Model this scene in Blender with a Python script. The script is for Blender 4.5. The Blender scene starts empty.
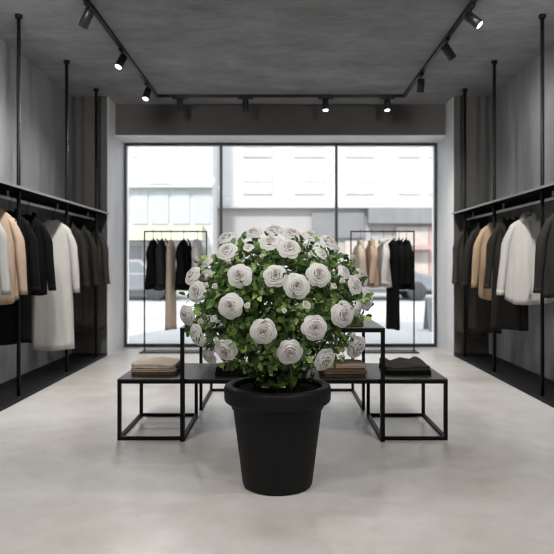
import bpy, bmesh, math, random
from mathutils import Vector, Matrix, Euler
R = math.radians
PI = math.pi
rnd = random.Random(7)
SC = bpy.context.scene
COL = SC.collection
CAMH, FPX, VX, VY = 1.2, 620.0, 280.5, 265.0

def P(px, py, Y):
    return Vector(((px - VX) * Y / FPX, Y, CAMH - (py - VY) * Y / FPX))

# ------------------------------------------------------------------ materials
def newmat(name):
    m = bpy.data.materials.new(name); m.use_nodes = True
    nt = m.node_tree; nt.nodes.clear()
    out = nt.nodes.new('ShaderNodeOutputMaterial')
    b = nt.nodes.new('ShaderNodeBsdfPrincipled')
    nt.links.new(b.outputs[0], out.inputs[0])
    return m, nt, b, out

def N(nt, t, **kw):
    n = nt.nodes.new(t)
    for k, v in kw.items():
        setattr(n, k, v)
    return n

def ramp(nt, fac, stops):
    r = N(nt, 'ShaderNodeValToRGB')
    e = r.color_ramp.elements
    while len(e) < len(stops): e.new(0.5)
    for i, (p, c) in enumerate(stops):
        e[i].position = p; e[i].color = (c[0], c[1], c[2], 1)
    nt.links.new(fac, r.inputs[0])
    return r

def noise(nt, scale, detail=4, rough=0.55, stretch=(1, 1, 1), coord='Object'):
    tc = N(nt, 'ShaderNodeTexCoord'); mp = N(nt, 'ShaderNodeMapping')
    mp.inputs['Scale'].default_value = stretch
    nz = N(nt, 'ShaderNodeTexNoise')
    nz.inputs['Scale'].default_value = scale; nz.inputs['Detail'].default_value = detail
    nz.inputs['Roughness'].default_value = rough
    nt.links.new(tc.outputs[coord], mp.inputs[0]); nt.links.new(mp.outputs[0], nz.inputs['Vector'])
    return nz

def bump(nt, b, h, strength, dist=0.01):
    bp = N(nt, 'ShaderNodeBump'); bp.inputs['Strength'].default_value = strength
    bp.inputs['Distance'].default_value = dist
    nt.links.new(h, bp.inputs['Height']); nt.links.new(bp.outputs[0], b.inputs['Normal'])

def simple(name, col, rough=0.5, metal=0.0, nscale=30, var=0.08, bmp=0.0, spec=0.5, sheen=0.0, stretch=(1, 1, 1)):
    m, nt, b, _ = newmat(name)
    nz = noise(nt, nscale, stretch=stretch)
    lo = [max(0, c * (1 - var)) for c in col]; hi = [min(1, c * (1 + var)) for c in col]
    r = ramp(nt, nz.outputs['Fac'], [(0.3, lo), (0.7, hi)])
    nt.links.new(r.outputs[0], b.inputs['Base Color'])
    b.inputs['Roughness'].default_value = rough; b.inputs['Metallic'].default_value = metal
    b.inputs['Specular IOR Level'].default_value = spec
    if sheen: b.inputs['Sheen Weight'].default_value = sheen
    if bmp: bump(nt, b, nz.outputs['Fac'], bmp)
    return m

def concrete(name, col, rough, var, bmp, scale=1.2, stretch=(1, 1, 1), fine=14):
    m, nt, b, _ = newmat(name)
    n1 = noise(nt, scale, 6, 0.6, stretch); n2 = noise(nt, fine, 8, 0.65, stretch)
    mx = N(nt, 'ShaderNodeMath', operation='MULTIPLY_ADD')
    nt.links.new(n2.outputs['Fac'], mx.inputs[0]); mx.inputs[1].default_value = 0.45
    nt.links.new(n1.outputs['Fac'], mx.inputs[2])
    lo = [c * (1 - var) for c in col]; hi = [min(1, c * (1 + var)) for c in col]
    r = ramp(nt, mx.outputs[0], [(0.42, lo), (1.02, hi)])
    nt.links.new(r.outputs[0], b.inputs['Base Color'])
    b.inputs['Roughness'].default_value = rough
    bump(nt, b, mx.outputs[0], bmp, 0.02)
    return m, nt, b, mx

M = {}
fm, fnt, fb, _o = newmat('polished_concrete')
_n1 = noise(fnt, .75, 5, .58); _n2 = noise(fnt, 7, 8, .68)
_r1 = ramp(fnt, _n1.outputs['Fac'], [(0.1, (.24, .205, .18)), (0.46, (.515, .484, .456)), (0.58, (.56, .545, .53)), (0.9, (.70, .695, .69))])
_r2 = ramp(fnt, _n2.outputs['Fac'], [(0.0, (.72,) * 3), (1.0, (1.15,) * 3)])
_mx = N(fnt, 'ShaderNodeMix', data_type='RGBA', blend_type='MULTIPLY'); _mx.inputs[0].default_value = 1.0
fnt.links.new(_r1.outputs[0], _mx.inputs[6]); fnt.links.new(_r2.outputs[0], _mx.inputs[7])
fnt.links.new(_mx.outputs[2], fb.inputs['Base Color'])
_r3 = ramp(fnt, noise(fnt, 1.8, 2, .5).outputs['Fac'], [(0.25, (0.285,) * 3), (0.8, (0.44,) * 3)])
fnt.links.new(_r3.outputs[0], fb.inputs['Roughness'])
M['floor'] = fm
M['ceiling'] = concrete('ceiling_plaster', (0.265, 0.265, 0.272), 0.85, 0.30, 0.6, 1.5, (1, 1.8, 1), 6)[0]
M['wall'] = concrete('concrete_wall', (0.175, 0.178, 0.185), 0.75, 0.42, 0.4, 1.3, (1, 1.6, 0.35), 7)[0]
M['pier'] = concrete('pier_plaster', (0.80, 0.805, 0.83), 0.5, 0.14, 0.25, 1.6, (1, 1.5, 0.5), 8)[0]
M['beam'] = concrete('beam_plaster', (0.092, 0.090, 0.086), 0.8, 0.12, 0.2, 1.6)[0]
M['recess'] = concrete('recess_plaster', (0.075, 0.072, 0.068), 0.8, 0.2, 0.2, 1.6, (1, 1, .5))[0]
M['plinth'] = simple('plinth_black', (0.007, 0.007, 0.0075), 0.6, nscale=8, spec=.12)
M['black_metal'] = simple('black_metal', (0.004, 0.004, 0.004), 0.5, nscale=40, spec=.14)
M['frame_metal'] = simple('window_frame_metal', (0.02, 0.021, 0.024), 0.4, nscale=40)
M['grey_metal'] = simple('grey_steel', (0.50, 0.50, 0.50), 0.45, 0.0, nscale=40)
M['edge_metal'] = simple('shelf_edge_steel', (0.17, 0.17, 0.17), 0.5, nscale=40)
M['shelf'] = simple('shelf_black', (0.006, 0.006, 0.006), 0.85, nscale=20, spec=.04)
M['table_top'] = simple('table_top_laminate', (0.022, 0.020, 0.019), 0.42, nscale=5, var=.25, stretch=(1, 6, 1))
M['pot'] = simple('pot_black', (0.0055, 0.0055, 0.006), 0.6, nscale=60, bmp=.03, spec=.2)
M['soil'] = simple('soil', (0.012, 0.009, 0.007), 0.95, nscale=60, var=.6, bmp=1.0, spec=.1)
M['stem'] = simple('rose_stem', (0.05, 0.075, 0.025), 0.6, nscale=30, var=.3)
M['lamp_black'] = simple('lamp_black', (0.012, 0.012, 0.013), 0.45, nscale=40)

def glow(name, col, s):
    m, nt, b, o = newmat(name)
    b.inputs['Base Color'].default_value = (.8, .8, .8, 1)
    b.inputs['Emission Color'].default_value = (*col, 1); b.inputs['Emission Strength'].default_value = s
    return m
M['lamp_on'] = glow('lamp_lens_lit', (1, .96, .9), 5.0)

def glassmat():
    m = bpy.data.materials.new('window_glass'); m.use_nodes = True
    nt = m.node_tree; nt.nodes.clear()
    o = N(nt, 'ShaderNodeOutputMaterial'); t = N(nt, 'ShaderNodeBsdfTransparent'); g = N(nt, 'ShaderNodeBsdfGlossy')
    t.inputs[0].default_value = (.95, .965, .97, 1); g.inputs['Roughness'].default_value = 0.02
    f = N(nt, 'ShaderNodeFresnel'); f.inputs['IOR'].default_value = 1.45
    mx = N(nt, 'ShaderNodeMixShader')
    nt.links.new(f.outputs[0], mx.inputs[0]); nt.links.new(t.outputs[0], mx.inputs[1]); nt.links.new(g.outputs[0], mx.inputs[2])
    nt.links.new(mx.outputs[0], o.inputs[0])
    return m
M['glass'] = glassmat()

def leafmat():
    m, nt, b, o = newmat('rose_leaf')
    g = N(nt, 'ShaderNodeNewGeometry')
    r = ramp(nt, g.outputs['Random Per Island'], [(0.0, (0.03, 0.065, 0.014)), (0.45, (0.075, 0.145, 0.03)), (0.8, (0.17, 0.285, 0.065)), (1.0, (0.32, 0.44, 0.15))])
    nt.links.new(r.outputs[0], b.inputs['Base Color'])
    b.inputs['Roughness'].default_value = 0.42
    b.inputs['Specular IOR Level'].default_value = .4
    tr = N(nt, 'ShaderNodeBsdfTranslucent'); nt.links.new(r.outputs[0], tr.inputs[0])
    mx = N(nt, 'ShaderNodeMixShader'); mx.inputs[0].default_value = .18
    nt.links.new(b.outputs[0], mx.inputs[1]); nt.links.new(tr.outputs[0], mx.inputs[2])
    nt.links.new(mx.outputs[0], o.inputs[0])
    return m
M['leaf'] = leafmat()

def petalmat(name, col):
    m, nt, b, o = newmat(name)
    nz = noise(nt, 25)
    r = ramp(nt, nz.outputs['Fac'], [(0.3, [c * .95 for c in col]), (0.7, col)])
    nt.links.new(r.outputs[0], b.inputs['Base Color'])
    b.inputs['Roughness'].default_value = .6; b.inputs['Specular IOR Level'].default_value = .25
    tr = N(nt, 'ShaderNodeBsdfTranslucent'); nt.links.new(r.outputs[0], tr.inputs[0])
    mx = N(nt, 'ShaderNodeMixShader'); mx.inputs[0].default_value = .3
    nt.links.new(b.outputs[0], mx.inputs[1]); nt.links.new(tr.outputs[0], mx.inputs[2]); nt.links.new(mx.outputs[0], o.inputs[0])
    return m
M['petal'] = petalmat('rose_petal', (0.72, 0.705, 0.685))
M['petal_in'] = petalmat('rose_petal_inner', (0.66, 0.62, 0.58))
M['bud'] = petalmat('rose_bud_petal', (0.70, 0.69, 0.62))
M['sepal'] = simple('rose_sepal', (0.07, 0.12, 0.04), .55, var=.3)

def fabric(name, col, var=.1, thin=0.0):
    m, nt, b, o = newmat(name)
    nz = noise(nt, 9, 4, .6, (2.5, 2.5, .4)); n2 = noise(nt, 260, 2, .5)
    r = ramp(nt, nz.outputs['Fac'], [(0.3, [c * (1 - var) for c in col]), (0.7, [min(1, c * (1 + var)) for c in col])])
    nt.links.new(r.outputs[0], b.inputs['Base Color'])
    b.inputs['Roughness'].default_value = .95; b.inputs['Specular IOR Level'].default_value = .05
    bump(nt, b, n2.outputs['Fac'], .12, .003)
    if thin:                              # light cloth lets some daylight through
        tr = N(nt, 'ShaderNodeBsdfTranslucent'); nt.links.new(r.outputs[0], tr.inputs[0])
        mx = N(nt, 'ShaderNodeMixShader'); mx.inputs[0].default_value = thin
        nt.links.new(b.outputs[0], mx.inputs[1]); nt.links.new(tr.outputs[0], mx.inputs[2]); nt.links.new(mx.outputs[0], o.inputs[0])
    return m
F = dict(
    white=fabric('fabric_off_white', (0.66, 0.645, 0.615), .05, .3),
    grey=fabric('fabric_light_grey', (0.36, 0.36, 0.35), .06),
    beige=fabric('fabric_beige', (0.50, 0.375, 0.285), .08, .25),
    tan=fabric('fabric_tan', (0.42, 0.30, 0.20), .08),
    pale=fabric('fabric_pale_beige', (0.60, 0.51, 0.43), .06, .3),
    black=fabric('fabric_black', (0.0065, 0.0065, 0.0065), .2),
    coal=fabric('fabric_charcoal', (0.028, 0.0265, 0.024), .15),
    taupe=fabric('fabric_dark_taupe', (0.050, 0.045, 0.039), .15),
    brown=fabric('fabric_brown', (0.17, 0.105, 0.07), .12),
    olive=fabric('fabric_olive_brown', (0.085, 0.065, 0.042), .2),
)
M['hanger_wood'] = simple('hanger_dark_wood', (0.05, 0.03, 0.02), .45, var=.3, nscale=20, stretch=(1, 8, 8))
M['hanger_black'] = simple('hanger_black', (0.012, 0.012, 0.012), .4)

# ------------------------------------------------------------------ object helpers
def link(o, parent=None):
    COL.objects.link(o)
    if parent is not None: o.parent = parent
    return o

def obj(name, bm, mats, parent=None, smooth=True, bevel=0.0):
    me = bpy.data.meshes.new(name)
    bmesh.ops.recalc_face_normals(bm, faces=bm.faces[:])
    if smooth:
        for f in bm.faces: f.smooth = True
    bm.to_mesh(me); bm.free()
    if not isinstance(mats, (list, tuple)): mats = [mats]
    for m in mats: me.materials.append(m)
    o = bpy.data.objects.new(name, me)
    link(o, parent)
    if bevel:
        md = o.modifiers.new('bevel', 'BEVEL'); md.width = bevel; md.segments = 2; md.limit_method = 'ANGLE'
        for f in me.polygons: f.use_smooth = False
    return o

def tag(o, label=None, cat=None, group=None, kind=None):
    if label: o['label'] = label
    if cat: o['category'] = cat
    if group: o['group'] = group
    if kind: o['kind'] = kind
    return o

def empty(name, loc=(0, 0, 0), rz=0.0):
    o = bpy.data.objects.new(name, None); link(o)
    o.location = loc; o.rotation_euler = (0, 0, rz); o.empty_display_size = .1
    return o

def copy_tree(o, parent=None):
    c = o.copy(); COL.objects.link(c)
    if parent is not None: c.parent = parent
    for ch in list(o.children): copy_tree(ch, c)
    return c

def box(bm, x0, x1, y0, y1, z0, z1):
    v = [bm.verts.new(p) for p in ((x0, y0, z0), (x1, y0, z0), (x1, y1, z0), (x0, y1, z0), (x0, y0, z1), (x1, y0, z1), (x1, y1, z1), (x0, y1, z1))]
    for f in ((0, 3, 2, 1), (4, 5, 6, 7), (0, 1, 5, 4), (1, 2, 6, 5), (2, 3, 7, 6), (3, 0, 4, 7)):
        bm.faces.new([v[i] for i in f])
    return bm

def B(*a):
    bm = bmesh.new(); a = list(a)
    for i in range(0, len(a), 6): box(bm, *a[i:i + 6])
    return bm

def tube(bm, pts, rad, seg=8, cap=True):
    pts = [Vector(p) for p in pts]
    if not isinstance(rad, (list, tuple)): rad = [rad] * len(pts)
    rings = []; up = None
    for i, p in enumerate(pts):
        d = (pts[min(i + 1, len(pts) - 1)] - pts[max(i - 1, 0)]).normalized()
        if up is None:
            up = Vector((0, 0, 1)) if abs(d.z) < .9 else Vector((1, 0, 0))
        a = d.cross(up).normalized(); b = a.cross(d).normalized(); up = b
        rings.append([bm.verts.new(p + (a * math.cos(2 * PI * k / seg) + b * math.sin(2 * PI * k / seg)) * rad[i]) for k in range(seg)])
    for r0, r1 in zip(rings, rings[1:]):
        for k in range(seg):
            bm.faces.new((r0[k], r0[(k + 1) % seg], r1[(k + 1) % seg], r1[k]))
    if cap:
        bm.faces.new(rings[0][::-1]); bm.faces.new(rings[-1])
    return bm

def T(*a, **k):
    return tube(bmesh.new(), *a, **k)

def lathe(prof, seg=64, close=False):
    bm = bmesh.new(); rings = []
    for r, z in prof:
        if r < 1e-5: rings.append([bm.verts.new((0, 0, z))])
        else: rings.append([bm.verts.new((r * math.cos(2 * PI * k / seg), r * math.sin(2 * PI * k / seg), z)) for k in range(seg)])
    for a, b in zip(rings, rings[1:]):
        for k in range(seg):
            k2 = (k + 1) % seg
            if len(a) == 1 and len(b) == 1: continue
            if len(a) == 1: bm.faces.new((a[0], b[k], b[k2]))
            elif len(b) == 1: bm.faces.new((a[k], a[k2], b[0]))
            else: bm.faces.new((a[k], a[k2], b[k2], b[k]))
    return bm

def rings_mesh(rings, cap0=True, cap1=True, bm=None):
    bm = bm or bmesh.new()
    rv = [[bm.verts.new(p) for p in r] for r in rings]
    n = len(rings[0])
    for a, b in zip(rv, rv[1:]):
        for k in range(n):
            bm.faces.new((a[k], a[(k + 1) % n], b[(k + 1) % n], b[k]))
    if cap0: bm.faces.new(rv[0][::-1])
    if cap1: bm.faces.new(rv[-1])
    return bm

def struct(name, bm, m, parent=None, smooth=False, bevel=0.0):
    o = obj(name, bm, m, parent, smooth, bevel)
    if parent is None: o['kind'] = 'structure'
    return o

# ------------------------------------------------------------------ shell
XW, XP, YP, YW, ZC, YR = 2.75, 2.29, 8.21, 9.07, 3.43, -3.0
struct('floor', B(-3.0, 3.0, YR - .2, YW + .1, -.15, 0), M['floor'])
struct('ceiling', B(-3.2, 3.2, YR - .2, YW + .3, ZC, ZC + .3), M['ceiling'])
struct('wall_left', B(-XW - .25, -XW, YR - .2, YP, 0, ZC), M['wall'])
struct('wall_right', B(XW, XW + .25, YR - .2, YP, 0, ZC), M['wall'])
struct('wall_back', B(-XW, XW, YR - .2, YR, 0, ZC), M['wall'])
struct('trim_1', B(-XW - .25, -XP, YP, YW + .3, 0, ZC), M['pier'])     # left pier by the window
struct('trim_2', B(XP, XW + .25, YP, YW + .3, 0, ZC), M['pier'])       # right pier
struct('trim_3', B(-XP, XP, 8.60, YW + .3, 3.0, ZC), M['beam'])      # lintel beam
struct('trim_6', B(-XP, XP, 8.60, YW + .3, 2.985, 3.0), M['pier'])    # soffit under the beam
# dark lining at the end of each wall bay
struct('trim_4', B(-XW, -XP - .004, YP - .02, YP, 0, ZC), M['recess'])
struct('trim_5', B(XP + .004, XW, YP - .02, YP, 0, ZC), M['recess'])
struct('baseboard_left', B(-XW, -XP, YR, YP - .02, 0, .035), M['plinth'], bevel=.004)
struct('baseboard_right', B(XP, XW, YR, YP - .02, 0, .035), M['plinth'], bevel=.004)

# window: frame, two mullions, three panes
win = empty('window_1', (0, YW, 0)); tag(win, kind='structure')
zt, zb, xw = 2.985, 0.0, XP
def wpart(name, bm, m, **k):
    o = obj(name, bm, m, win, False, **k); return o
wpart('window_frame', B(-xw, xw, 0, .07, zt - .035, zt, -xw, xw, 0, .07, zb, zb + .045,
                        -xw, -xw + .033, 0, .07, zb + .045, zt - .035, xw - .033, xw, 0, .07, zb + .045, zt - .035), M['frame_metal'])
m1 = (221 - VX) * YW / FPX; m2 = (336.5 - VX) * YW / FPX
for mx in (m1, m2):
    wpart('mullion', B(mx - .02, mx + .02, 0, .07, zb + .045, zt - .035), M['frame_metal'])
for a, b in ((-xw + .033, m1 - .02), (m1 + .02, m2 - .02), (m2 + .02, xw - .033)):
    wpart('glass_pane', B(a, b, .03, .036, zb + .045, zt - .035), M['glass'])

# ------------------------------------------------------------------ wall racks (poles, shelf, hanging rail)
ZS, ZR, XR = 1.868, 1.80, 2.45
def wall_rack(sg, label):
    r = empty('wall_clothes_rack', (sg * 2.45, 4.0, 0)); tag(r, label, 'clothes rack', 'wall clothes racks')
    def put(name, bm, m, **k):
        bmesh.ops.translate(bm, verts=bm.verts[:], vec=(-sg * 2.45, -4.0, 0))
        return obj(name, bm, m, r, **k)
    xs = sorted((sg * 2.272, sg * 2.745))
    put('shelf_board', B(xs[0], xs[1], 1.0, 8.185, ZS, ZS + .02), M['shelf'], smooth=False)
    xe = sorted((sg * 2.264, sg * 2.272))
    put('shelf_edge', B(xe[0], xe[1], 1.0, 8.185, ZS - .002, ZS + .020), M['edge_metal'], smooth=False)
    put('hanging_rail', T([(sg * XR, 1.0, ZR), (sg * XR, 8.15, ZR)], .016, 12), M['grey_metal'])
    for y in (1.8, 3.05, 4.29, 5.53, 6.77, 7.85):
        if y > 2:
            p = put('pole', T([(sg * 2.335, y, .035), (sg * 2.335, y, ZC)], .017, 10), M['black_metal'])
            f = T([(0, 0, 0), (0, 0, .03)], .032, 14)
            bmesh.ops.translate(f, verts=f.verts[:], vec=(sg * 2.335 - sg * 2.45, y - 4.0, ZC - .03))
            obj('ceiling_flange', f, M['black_metal'], p)
        put('rail_bracket', B(sg * XR - .006, sg * XR + .006, y + .03, y + .05, ZR + .01, ZS), M['grey_metal'], smooth=False)
    return r
wall_rack(-1, 'long black wall shelf with hanging rail and poles along the left wall')
wall_rack(1, 'long black wall shelf with hanging rail and poles along the right wall')

# ------------------------------------------------------------------ clothes
def ell(n, hx, hy, cx, cy, z, pw=2.6, fold=None):
    out = []
    for k in range(n):
        a = 2 * PI * k / n
        c, s = math.cos(a), math.sin(a)
        x = math.copysign(abs(c) ** (2 / pw), c) * hx; y = math.copysign(abs(s) ** (2 / pw), s) * hy
        zz = z
        if fold:
            d, dz = fold(a, c, s)
            x *= 1 + d * .35; y *= 1 + d; zz += dz
        out.append((cx + x, cy + y, zz))
    return out

def hanger(name_label, loc, rz, group, w=.165, mat=None):
    h = empty('clothes_hanger', loc, rz); tag(h, name_label, 'hanger', group)
    pts = [(0.0, 0, -.105), (0, 0, -.05)]
    for i in range(9):
        a = -PI / 2 + i * (PI * 1.28) / 8
        pts.append((.022 * math.cos(a) * 1.0, 0, .0 + .022 * math.sin(a)))
    pts[1] = (0, 0, -.03)
    obj('hook', T(pts, .0034, 6), M['hanger_black'], h)
    n = 9; rings = []
    for i in range(n):
        s = -1 + 2 * i / (n - 1)
        x = s * w; z = -.118 - .105 * abs(s) ** 1.2; 
        hz = .011 + .006 * (1 - abs(s)); y = -.012 * s * s
        rings.append([(x, y + .010 * math.cos(2 * PI * k / 8), z + hz * math.sin(2 * PI * k / 8)) for k in range(8)])
    obj('shoulder_bar', rings_mesh(rings), mat or M['hanger_black'], h)
    return h

def garment(name, label, cat, group, loc, rz, fab, length, sleeve=.62, sw=.178, hem=None, thick=.05, folds=7, fold_amp=.22,
            hemcurve=0.0, collar=None, seed=0, tflare=.25, sleeve_out=.05, straight=False):
    g = empty(name, loc, rz); tag(g, label, cat, group)
    rr = random.Random(seed * 13 + 5)
    hem = hem or sw + .004
    ph = [rr.uniform(0, 6.28) for _ in range(4)]
    ztop = -.118; zb = ztop - length
    prof = [(0, .046, .036), (.012, .064, .043), (.030, .095, .050), (.055, sw * .70, .052), (.082, sw * .88, .052), (.105, sw * .965, .054), (.16, sw, .06)]
    if straight: prof = [(0, .02, .02), (.02, sw * .5, .03), (.05, sw * .85, .038), (.10, sw * .98, .045)]
    rows = []
    for dz, hx, hy in prof: rows.append((ztop - dz, hx, hy * thick / .06, 0.0))
    m = 16
    zs = ztop - prof[-1][0]
    for i in range(1, m + 1):
        t = i / m
        z = zs + (zb - zs) * t
        hx = sw * (1 - .06 * math.sin(min(1, t * 1.6) * PI)) * (1 - t) + hem * t if not straight else sw + (hem - sw) * t
        hy = thick * (1.0 + tflare * t)
        rows.append((z, hx, hy, t))
    rings = []
    for z, hx, hy, t in rows:
        amp = fold_amp * (t ** .8)
        def fold(a, c, s, amp=amp, t=t):
            d = amp * (.6 * math.sin(folds * a + ph[0]) + .4 * math.sin((folds - 3) * a + ph[1] + t * 1.5) + .25 * math.sin(2 * folds * a + ph[2]))
            dz = 0
            if t > .85: dz = -hemcurve * (1 - abs(c) ** 2.2) * (t - .85) / .15 + .006 * math.sin(3 * a + ph[3])
            return d, dz
        rings.append(ell(72, hx, hy, 0, 0, z, 2.5, fold))
    last = rings[-1]
    rings.append([(x * .985, y * .95, z + .001) for x, y, z in last])
    rings.append([(x * .93, y * .82, z + .07) for x, y, z in last])
    obj('body', rings_mesh(rings, cap0=True, cap1=True), fab, g)
    if sleeve:
        for s in (-1, 1):
            rs = []; k = 14; p2 = rr.uniform(0, 6)
            for i in range(k + 1):
                t = i / k
                x = s * (sw - .062 + .062 * min(1, t * 3.5) ** .8 + sleeve_out * t)
                y = -.012 - .03 * t + .01 * math.sin(t * 5 + p2)
                z = ztop - .078 - sleeve * t
                rx = (.047 - .013 * t) * (1 + .05 * math.sin(9 * t + p2)) * min(1, .55 + 2.4 * t); ry = (.055 - .012 * t) * (1 + .06 * math.sin(7 * t + p2 + 1)) * min(1, .6 + 2.2 * t)
                rs.append(ell(18, rx, ry, x, y, z, 2.2, lambda a, c, s_, t=t: (.10 * t * math.sin(4 * a + p2), 0)))
            l = rs[-1]; cx = sum(q[0] for q in l) / 18; cy = sum(q[1] for q in l) / 18
            rs.append([(cx + (x - cx) * .85, cy + (y - cy) * .85, z + .004) for x, y, z in l])
            rs.append([(cx + (x - cx) * .8, cy + (y - cy) * .8, z + .05) for x, y, z in l])
            sl = obj('sleeve', rings_mesh(rs), fab, g)
            if collar in ('shirt', 'lapel'):
                c0 = rs[k - 1]; c1 = rs[k]
                ccx = sum(q[0] for q in c0) / 18; ccy = sum(q[1] for q in c0) / 18
                cr = [[(ccx + (x - ccx) * 1.07, ccy + (y - ccy) * 1.07, z) for x, y, z in c0],
                      [(cx + (x - cx) * 1.07, cy + (y - cy) * 1.07, z - .003) for x, y, z in c1]]
                obj('cuff', rings_mesh(cr, True, True), fab, sl)
    if collar == 'crew':
        bm = bmesh.new(); pts = []
        for k in range(25):
            a = 2 * PI * k / 24
            pts.append((.062 * math.cos(a), .043 * math.sin(a), ztop + .006 - .018 * (1 - math.sin(a)) / 2))
        obj('neckband', tube(bm, pts, .007, 6, False), fab, g)
    elif collar == 'shirt':
        bm = bmesh.new(); n = 20; lo = []; hi = []; fo = []
        for k in range(n + 1):
            a = -PI / 2 + .35 + (2 * PI - .70) * k / n      # opening at the front
            e = abs(k / n - .5) * 2
            lo.append(bm.verts.new((.070 * math.cos(a), .050 * math.sin(a), ztop - .02 - .012 * e)))
            hi.append(bm.verts.new((.068 * math.cos(a), .048 * math.sin(a), ztop + .050 - .030 * e)))
            fo.append(bm.verts.new((.098 * math.cos(a) , .074 * math.sin(a) - .014 * e, ztop - .012 - .055 * e ** 2)))
        for k in range(n):
            bm.faces.new((lo[k], lo[k + 1], hi[k + 1], hi[k])); bm.faces.new((hi[k], hi[k + 1], fo[k + 1], fo[k]))
        c = obj('collar', bm, fab, g); md = c.modifiers.new('thick', 'SOLIDIFY'); md.thickness = .004
        bm = bmesh.new(); prev = None                        # button placket down the front
        for i in range(13):
            t = i / 12; z = ztop - .05 - (length - .08) * t; y = -thick * (1.06 + .25 * t) - .012 * min(1, t * 4)
            cur = [bm.verts.new((-.014, y, z)), bm.verts.new((.014, y, z))]
            if prev: bm.faces.new((prev[0], prev[1], cur[1], cur[0]))
            prev = cur
        pl = obj('placket', bm, fab, g); md = pl.modifiers.new('thick', 'SOLIDIFY'); md.thickness = .003
    elif collar == 'lapel':
        bm = bmesh.new()
        for s in (-1, 1):
            pr = None
            for i in range(9):
                t = i / 8
                z = ztop + .028 - .30 * t
                xi = s * (.045 * (1 - t) + .004); xo = s * (.045 * (1 - t) + .006 + .05 * math.sin(PI * min(1, .25 + .75 * t)) )
                yb = -.02 - (thick * 1.06 + .006) * min(1, t * 3.0)
                cur = [bm.verts.new((xi, yb - .004, z)), bm.verts.new((xo, yb - .010, z - .008))]
                if pr: bm.faces.new((pr[0], pr[1], cur[1], cur[0]))
                pr = cur
        pts = []
        l = obj('lapels', bm, fab, g); md = l.modifiers.new('thick', 'SOLIDIFY'); md.thickness = .005
        l.name = 'lapel_collar'
    return g

GL = 'clothes on the left wall rail'; GR = 'clothes on the right wall rail'
HL = 'hangers on the left wall rail'; HR = 'hangers on the right wall rail'
YAW = R(22)
def wall_clothes(sg, spec, gg, hg):
    for i, (name, lab, hlab, cat, Y, fab, hemz, slz, col, kw) in enumerate(spec):
        loc = (sg * XR, Y, ZR)
        rz = -sg * YAW + R(kw.pop('dyaw', 0)) * -sg
        hm = kw.pop('hm', None)
        sl = (ZR - .196 - slz) if slz else 0
        garment(name, lab, cat, gg, loc, rz, F[fab], ZR - .118 - hemz, sleeve=sl, collar=col, seed=i + (50 if sg > 0 else 0), **kw)
        hanger(hlab, loc, rz, hg, mat=hm)

wall_clothes(-1, [
    ('sweater', 'light grey sweater, nearest of the clothes on the left wall rail', 'hanger holding the light grey sweater on the left wall rail', 'sweater', 4.98, 'grey', .92, .96, 'crew', {}),
    ('sweater', 'beige sweater between the grey one and black coat on the left rail', 'hanger holding the beige sweater on the left wall rail', 'sweater', 5.32, 'beige', .90, .945, 'crew', dict(hemcurve=.04)),
    ('coat', 'long black coat behind the beige sweater on the left wall rail', 'hanger holding the long black coat on the left wall rail', 'coat', 5.60, 'black', .49, .96, 'lapel', {}),
    ('jacket', 'short black jacket in front of the white dress on the left rail', 'hanger holding the short black jacket on the left wall rail', 'jacket', 5.99, 'black', .91, .955, 'lapel', {}),
    ('dress', 'long off-white dress with long sleeves on the left wall rail', 'hanger holding the long off-white dress on the left wall rail', 'dress', 6.68, 'white', .29, .90, 'crew', dict(fold_amp=.16, sw=.19, hem=.215)),
    ('coat', 'charcoal coat right behind the off-white dress on the left rail', 'hanger holding the charcoal coat right behind the off-white dress', 'coat', 7.06, 'coal', .53, .95, 'lapel', {}),
    ('coat', 'charcoal coat second from the window end of the left rail', 'hanger second from the window end of the left wall rail', 'coat', 7.44, 'coal', .45, .95, 'lapel', {}),
    ('coat', 'long dark taupe coat at the window end of the left rail', 'hanger at the window end of the left wall rail', 'coat', 7.94, 'taupe', .37, .96, 'lapel', dict(sleeve_out=.04)),
], GL, HL)
wall_clothes(1, [
    ('sweater', 'grey sweater at the right edge, nearest on the right wall rail', 'hanger nearest the camera on the right wall rail', 'sweater', 4.90, 'grey', .92, .96, 'crew', {}),
    ('jacket', 'dark charcoal jacket in front of the white shirt on right rail', 'hanger holding the dark charcoal jacket before the white shirt', 'jacket', 5.32, 'coal', .92, .96, 'lapel', {}),
    ('shirt', 'white long-sleeved shirt with open collar on the right wall rail', 'dark wooden hanger in the collar of the white shirt', 'shirt', 6.08, 'white', .86, .905, 'shirt', dict(hemcurve=.05, fold_amp=.20, sleeve_out=.07, sw=.205, hem=.235, hm=M['hanger_wood'], dyaw=4)),
    ('coat', 'charcoal coat hanging between beige sweater and white shirt on right rail', 'hanger holding the charcoal coat behind the white shirt', 'coat', 6.62, 'coal', .51, .95, 'lapel', {}),
    ('sweater', 'beige sweater between two charcoal coats on the right wall rail', 'hanger holding the beige sweater on the right wall rail', 'sweater', 7.08, 'tan', .85, .94, 'crew', dict(hemcurve=.05)),
    ('coat', 'charcoal coat just behind the beige sweater on the right rail', 'hanger just behind the beige sweater on the right rail', 'coat', 7.42, 'coal', .39, .95, 'lapel', {}),
    ('coat', 'long dark taupe coat at the window end of the right rail', 'hanger at the window end of the right wall rail', 'coat', 7.97, 'taupe', .29, .96, 'lapel', dict(sleeve_out=.02)),
], GR, HR)

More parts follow.
